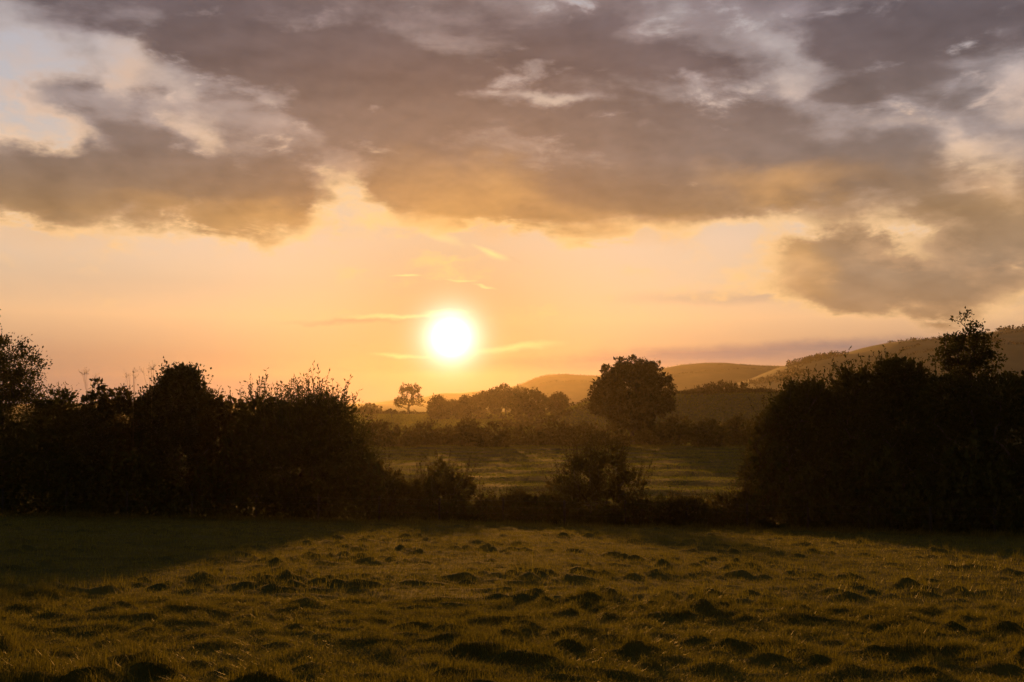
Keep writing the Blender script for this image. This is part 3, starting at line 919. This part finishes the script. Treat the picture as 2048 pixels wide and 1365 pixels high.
ro = RNG(79)
ragged = [(1263 + 74 * math.cos(a) + ro.normal(0, 3), 790 - 66 * math.sin(a) + ro.normal(0, 3), ro.uniform(8, 13), ro.uniform(7, 11)) for a in np.linspace(-.3, 3.4, 19)]
tree_at('oak_tree', 1265, 172, [(1262, 778, 66, 52), (1224, 792, 38, 36), (1304, 796, 38, 38), (1246, 750, 32, 24), (1276, 748, 32, 24), (1262, 812, 84, 30), (1204, 808, 22, 22), (1324, 804, 20, 24), (1262, 838, 48, 24)] + ragged,
        'big dark round crowned oak standing behind the second field', 'tree', M_OAK, RNG(80), tips=330, per_tip=95, spread=.36, leaf=(.26, .46), ratio=.65, fill=6500, fill_leaf=(.5, .95), twig=.03, stem_h=.45, shell=.72, deep=.9)
H2 = 'hedge shrubs along the far side of the second field'
far_shrubs = [(752, 842, 30, 'leftmost hedge shrub of the far row, half behind the wide willow'), (800, 850, 34, 'long low hedge shrub of the far row below the lone tree'),
              (848, 846, 30, 'rounded hedge shrub under the left end of the tree clump'), (895, 852, 28, 'low hedge shrub straight below the sun'),
              (935, 838, 24, 'upright hedge shrub just right of the one straight below the sun'), (985, 846, 34, 'hedge shrub of the far row under the highest tree of the clump'),
              (1055, 850, 32, 'hedge shrub of the far row under the dark dome shaped tree'), (1110, 842, 36, 'hedge shrub seen behind the top of the airy bush'),
              (1170, 848, 34, 'hedge shrub at the left foot of the big oak'), (1225, 850, 32, 'hedge shrub under the left half of the oak crown'), (1300, 846, 34, 'hedge shrub under the right half of the oak crown'),
              (1355, 832, 36, 'tallest hedge shrub just right of the big oak'), (1420, 838, 40, 'hedge shrub below the wooded bank'), (1480, 836, 40, 'hedge shrub ending behind the tall right hedge'), (1545, 836, 44, 'last hedge shrub, hidden mostly behind the tall right hedge')]
for k, (px, top, w, lab) in enumerate(far_shrubs[:-1]):
    dd = 166 - 6 * math.sin(k * 1.7)
    tree_at('far_hedge_shrub', px, dd, [(px, top + 26, w, 26), (px - w * .5, top + 34, w * .6, 22), (px + w * .5, top + 36, w * .6, 20), (px, top + 42, w, 14)],
            lab, 'shrub', M_FAR, RNG(90 + k), H2, tips=60, per_tip=34, spread=.36, leaf=(.28, .5), ratio=.6, fill=420, fill_leaf=(.6, 1.0), stems=4, parts=SHRUB, twig=.02, deep=.7, sides=4)

# ---- trees of the wide valley
tree_at('lone_tree', 818, 560, [(818, 789, 21, 16), (801, 804, 12, 10), (834, 803, 14, 10), (811, 777, 13, 9), (828, 778, 12, 9), (796, 805, 7, 8), (841, 795, 7, 8)],
        'lone tree with an open crown on a clear trunk, left of the sun', 'tree', M_FAR, RNG(110), tips=170, per_tip=18, spread=.55, leaf=(.5, .9), ratio=.7, twig=.06, stem_h=.38, shell=.45, wander=.12, rooted=817, sides=4)
tree_at('small_tree', 736, 400, [(738, 818, 13, 10), (730, 825, 10, 10), (745, 828, 10, 10)],
        'small flat topped tree at the right edge of the wide willow', 'tree', M_FAR, RNG(111), tips=70, per_tip=18, spread=.32, leaf=(.35, .6), ratio=.6, twig=.03, stem_h=.5, sides=4, parts=('trunk', 'branches', 'crown'))
tree_at('thorn_bush', 784, 470, [(784, 823, 10, 4), (776, 824, 5, 3), (791, 825, 5, 3)],
        'little umbrella shaped thorn left of the lone tree', 'bush', M_FAR, RNG(112), tips=40, per_tip=22, spread=.3, leaf=(.35, .6), ratio=.6, twig=.03, stem_h=.5, sides=4, parts=SHRUB)
CL = 'trees of the sunlit clump below the sun'
clump = [(876, 500, [(876, 812, 20, 15), (868, 815, 13, 14), (888, 815, 11, 12)], 'rounded tree at the left end of the sunlit clump'),
         (907, 520, [(906, 815, 14, 11), (915, 818, 10, 9)], 'lowest tree of the clump, right of the rounded end tree'),
         (930, 520, [(929, 808, 13, 14), (938, 812, 10, 12)], 'small tree between the lowest tree of the clump and the broad climbing one'),
         (958, 540, [(955, 806, 16, 16), (968, 800, 12, 14)], 'broad tree climbing the slope in the middle of the clump'),
         (990, 550, [(984, 796, 14, 18), (998, 800, 10, 14)], 'steep sided tree left of the highest tree of the clump'),
         (1012, 560, [(1008, 786, 18, 18), (1022, 792, 12, 14), (1000, 798, 12, 14)], 'highest tree of the sunlit clump'),
         (1042, 580, [(1040, 784, 13, 14), (1034, 794, 12, 12)], 'pale feathery tree peeping out behind the dark dome tree'),
         (1058, 400, [(1058, 806, 34, 24), (1040, 808, 22, 24), (1078, 812, 22, 22), (1060, 790, 22, 12)], 'dark dome shaped tree at the right of the sunlit clump'),
         (1116, 410, [(1116, 802, 17, 11), (1110, 810, 14, 12)], 'small dark round tree right of the dome shaped tree')]
for k, (px, d, it, lab) in enumerate(clump):
    feather = 'feathery' in lab
    tree_at('field_tree', px, d, it + ([] if feather else [(px, it[0][1] + it[0][3] * .9, it[0][2] * .95, it[0][3] * .9)]), lab, 'tree', M_FAR, RNG(120 + k), CL, tips=80, per_tip=10 if feather else 46, spread=.9 if d > 450 else .8,
            leaf=(.6, 1.1), ratio=.65, fill=0 if feather else 500, fill_leaf=(1.2, 2.0), twig=.05, stem_h=.4, shell=.55, sides=4)
WB = 'trees of the wooded bank behind the second field'
bank_trees = [(1400, 335, [(1400, 798, 26, 24), (1385, 808, 20, 22)], 'sloping tree at the left end of the wooded bank'),
              (1438, 345, [(1440, 788, 26, 24), (1425, 792, 20, 22), (1445, 778, 14, 13)], 'highest bushy tree of the wooded bank'),
              (1470, 350, [(1466, 784, 13, 18), (1470, 805, 26, 24)], 'tree on the bank between the highest one and the thin pair'),
              (1490, 350, [(1489, 779, 9, 13), (1492, 800, 20, 22)], 'thin crowned tree on the bank with sky showing through'),
              (1520, 350, [(1518, 796, 20, 20), (1535, 805, 24, 22)], 'low tree at the right end of the wooded bank')]
for k, (px, d, it, lab) in enumerate(bank_trees):
    tree_at('bank_tree', px, d, it + [(px, it[0][1] + 24, it[0][2] * 1.2, 24)], lab, 'tree', M_FAR, RNG(140 + k), WB, tips=80, per_tip=40, spread=.6, leaf=(.45, .8), ratio=.62, fill=480, fill_leaf=(.9, 1.5), twig=.035, stem_h=.4, sides=4)


# ---- hedgerows and woods too far to tell apart: many small crowns on the hills
def crowns(mesh, pts, rng, lo, hi, leafs, tall=1.0):
    for p in pts:
        s = rng.uniform(lo, hi)
        d = unit(rng.normal(0, 1, (leafs, 3)))
        q = p + d * [s, s, s * tall] * rng.uniform(.25, 1, (leafs, 1)) + [0, 0, s * tall * .45]
        add_leaves(mesh, q, d, rng, s * .5, s * .9, .9)


r = RNG(160)
wd = Mesh()
px = r.uniform(1568, 1655, 120)                                     # the plantation on the shoulder of the near hill
crowns(wd, on_hill('near', px, r.uniform(-.18, .0, 120)), r, 1.5, 2.6, 26, 1.6)
px = r.uniform(1780, 1880, 50)
crowns(wd, on_hill('near', px, r.uniform(-.06, .03, 50)), r, 1.2, 2.4, 14)
px = r.uniform(1985, 2140, 80)
crowns(wd, on_hill('near', px, r.uniform(-.10, .03, 80)), r, 1.6, 3.4, 16)
for a, b, t0, t1, n in ((1540, 1760, -.55, -.30, 150), (1700, 2100, -.42, -.36, 190), (1750, 2048, -.2, -.16, 150)):
    f = r.random(n)
    crowns(wd, on_hill('near', a + (b - a) * f, t0 + (t1 - t0) * f + r.normal(0, .004, n)), r, .8, 1.7, 12)
for a, b, t0, t1, n in ((1470, 1560, -.34, -.14, 130), (1820, 1900, -.34, -.22, 110)):
    crowns(wd, on_hill('near', r.uniform(a, b, n), r.uniform(t0, t1, n)), r, 1.6, 2.8, 14)
tag(wd.build('hill_woodland', M_WOOD), kind='stuff')
wd = Mesh()
for a, b, t0, t1, n in ((1330, 1560, -.01, .02, 110), (1340, 1600, -.40, -.34, 160), (1420, 1560, -.25, -.2, 90)):
    f = r.random(n)
    crowns(wd, on_hill('mid', a + (b - a) * f, t0 + (t1 - t0) * f + r.normal(0, .005, n)), r, .7, 1.3, 10)
for a, b, t0, t1, n in ((1040, 1260, -.02, .02, 170), (1060, 1180, -.48, -.42, 100)):
    f = r.random(n)
    crowns(wd, on_hill('left', a + (b - a) * f, t0 + (t1 - t0) * f + r.normal(0, .006, n)), r, .8, 1.6, 10)
tag(wd.build('far_woodland', M_WOOD), kind='stuff')
wd = Mesh()
for a, b, d0, d1, n, lo, hi in ((700, 880, 575, 565, 90, .8, 1.5), (1120, 1200, 385, 350, 40, .8, 1.6), (1330, 1400, 352, 348, 40, .5, 1.1), (860, 1010, 430, 440, 60, .8, 1.7), (1000, 1180, 300, 310, 60, .8, 1.6), (560, 760, 640, 640, 60, 1.5, 3)):
    f = r.random(n)
    d = d0 + (d1 - d0) * f + r.normal(0, 2.5, n)
    x = (a + (b - a) * f - 1024) / F * d
    crowns(wd, np.stack([x, d, land(x, d)], -1), r, lo, hi, 20)
tag(wd.build('valley_hedgerow', M_FAR), kind='stuff')
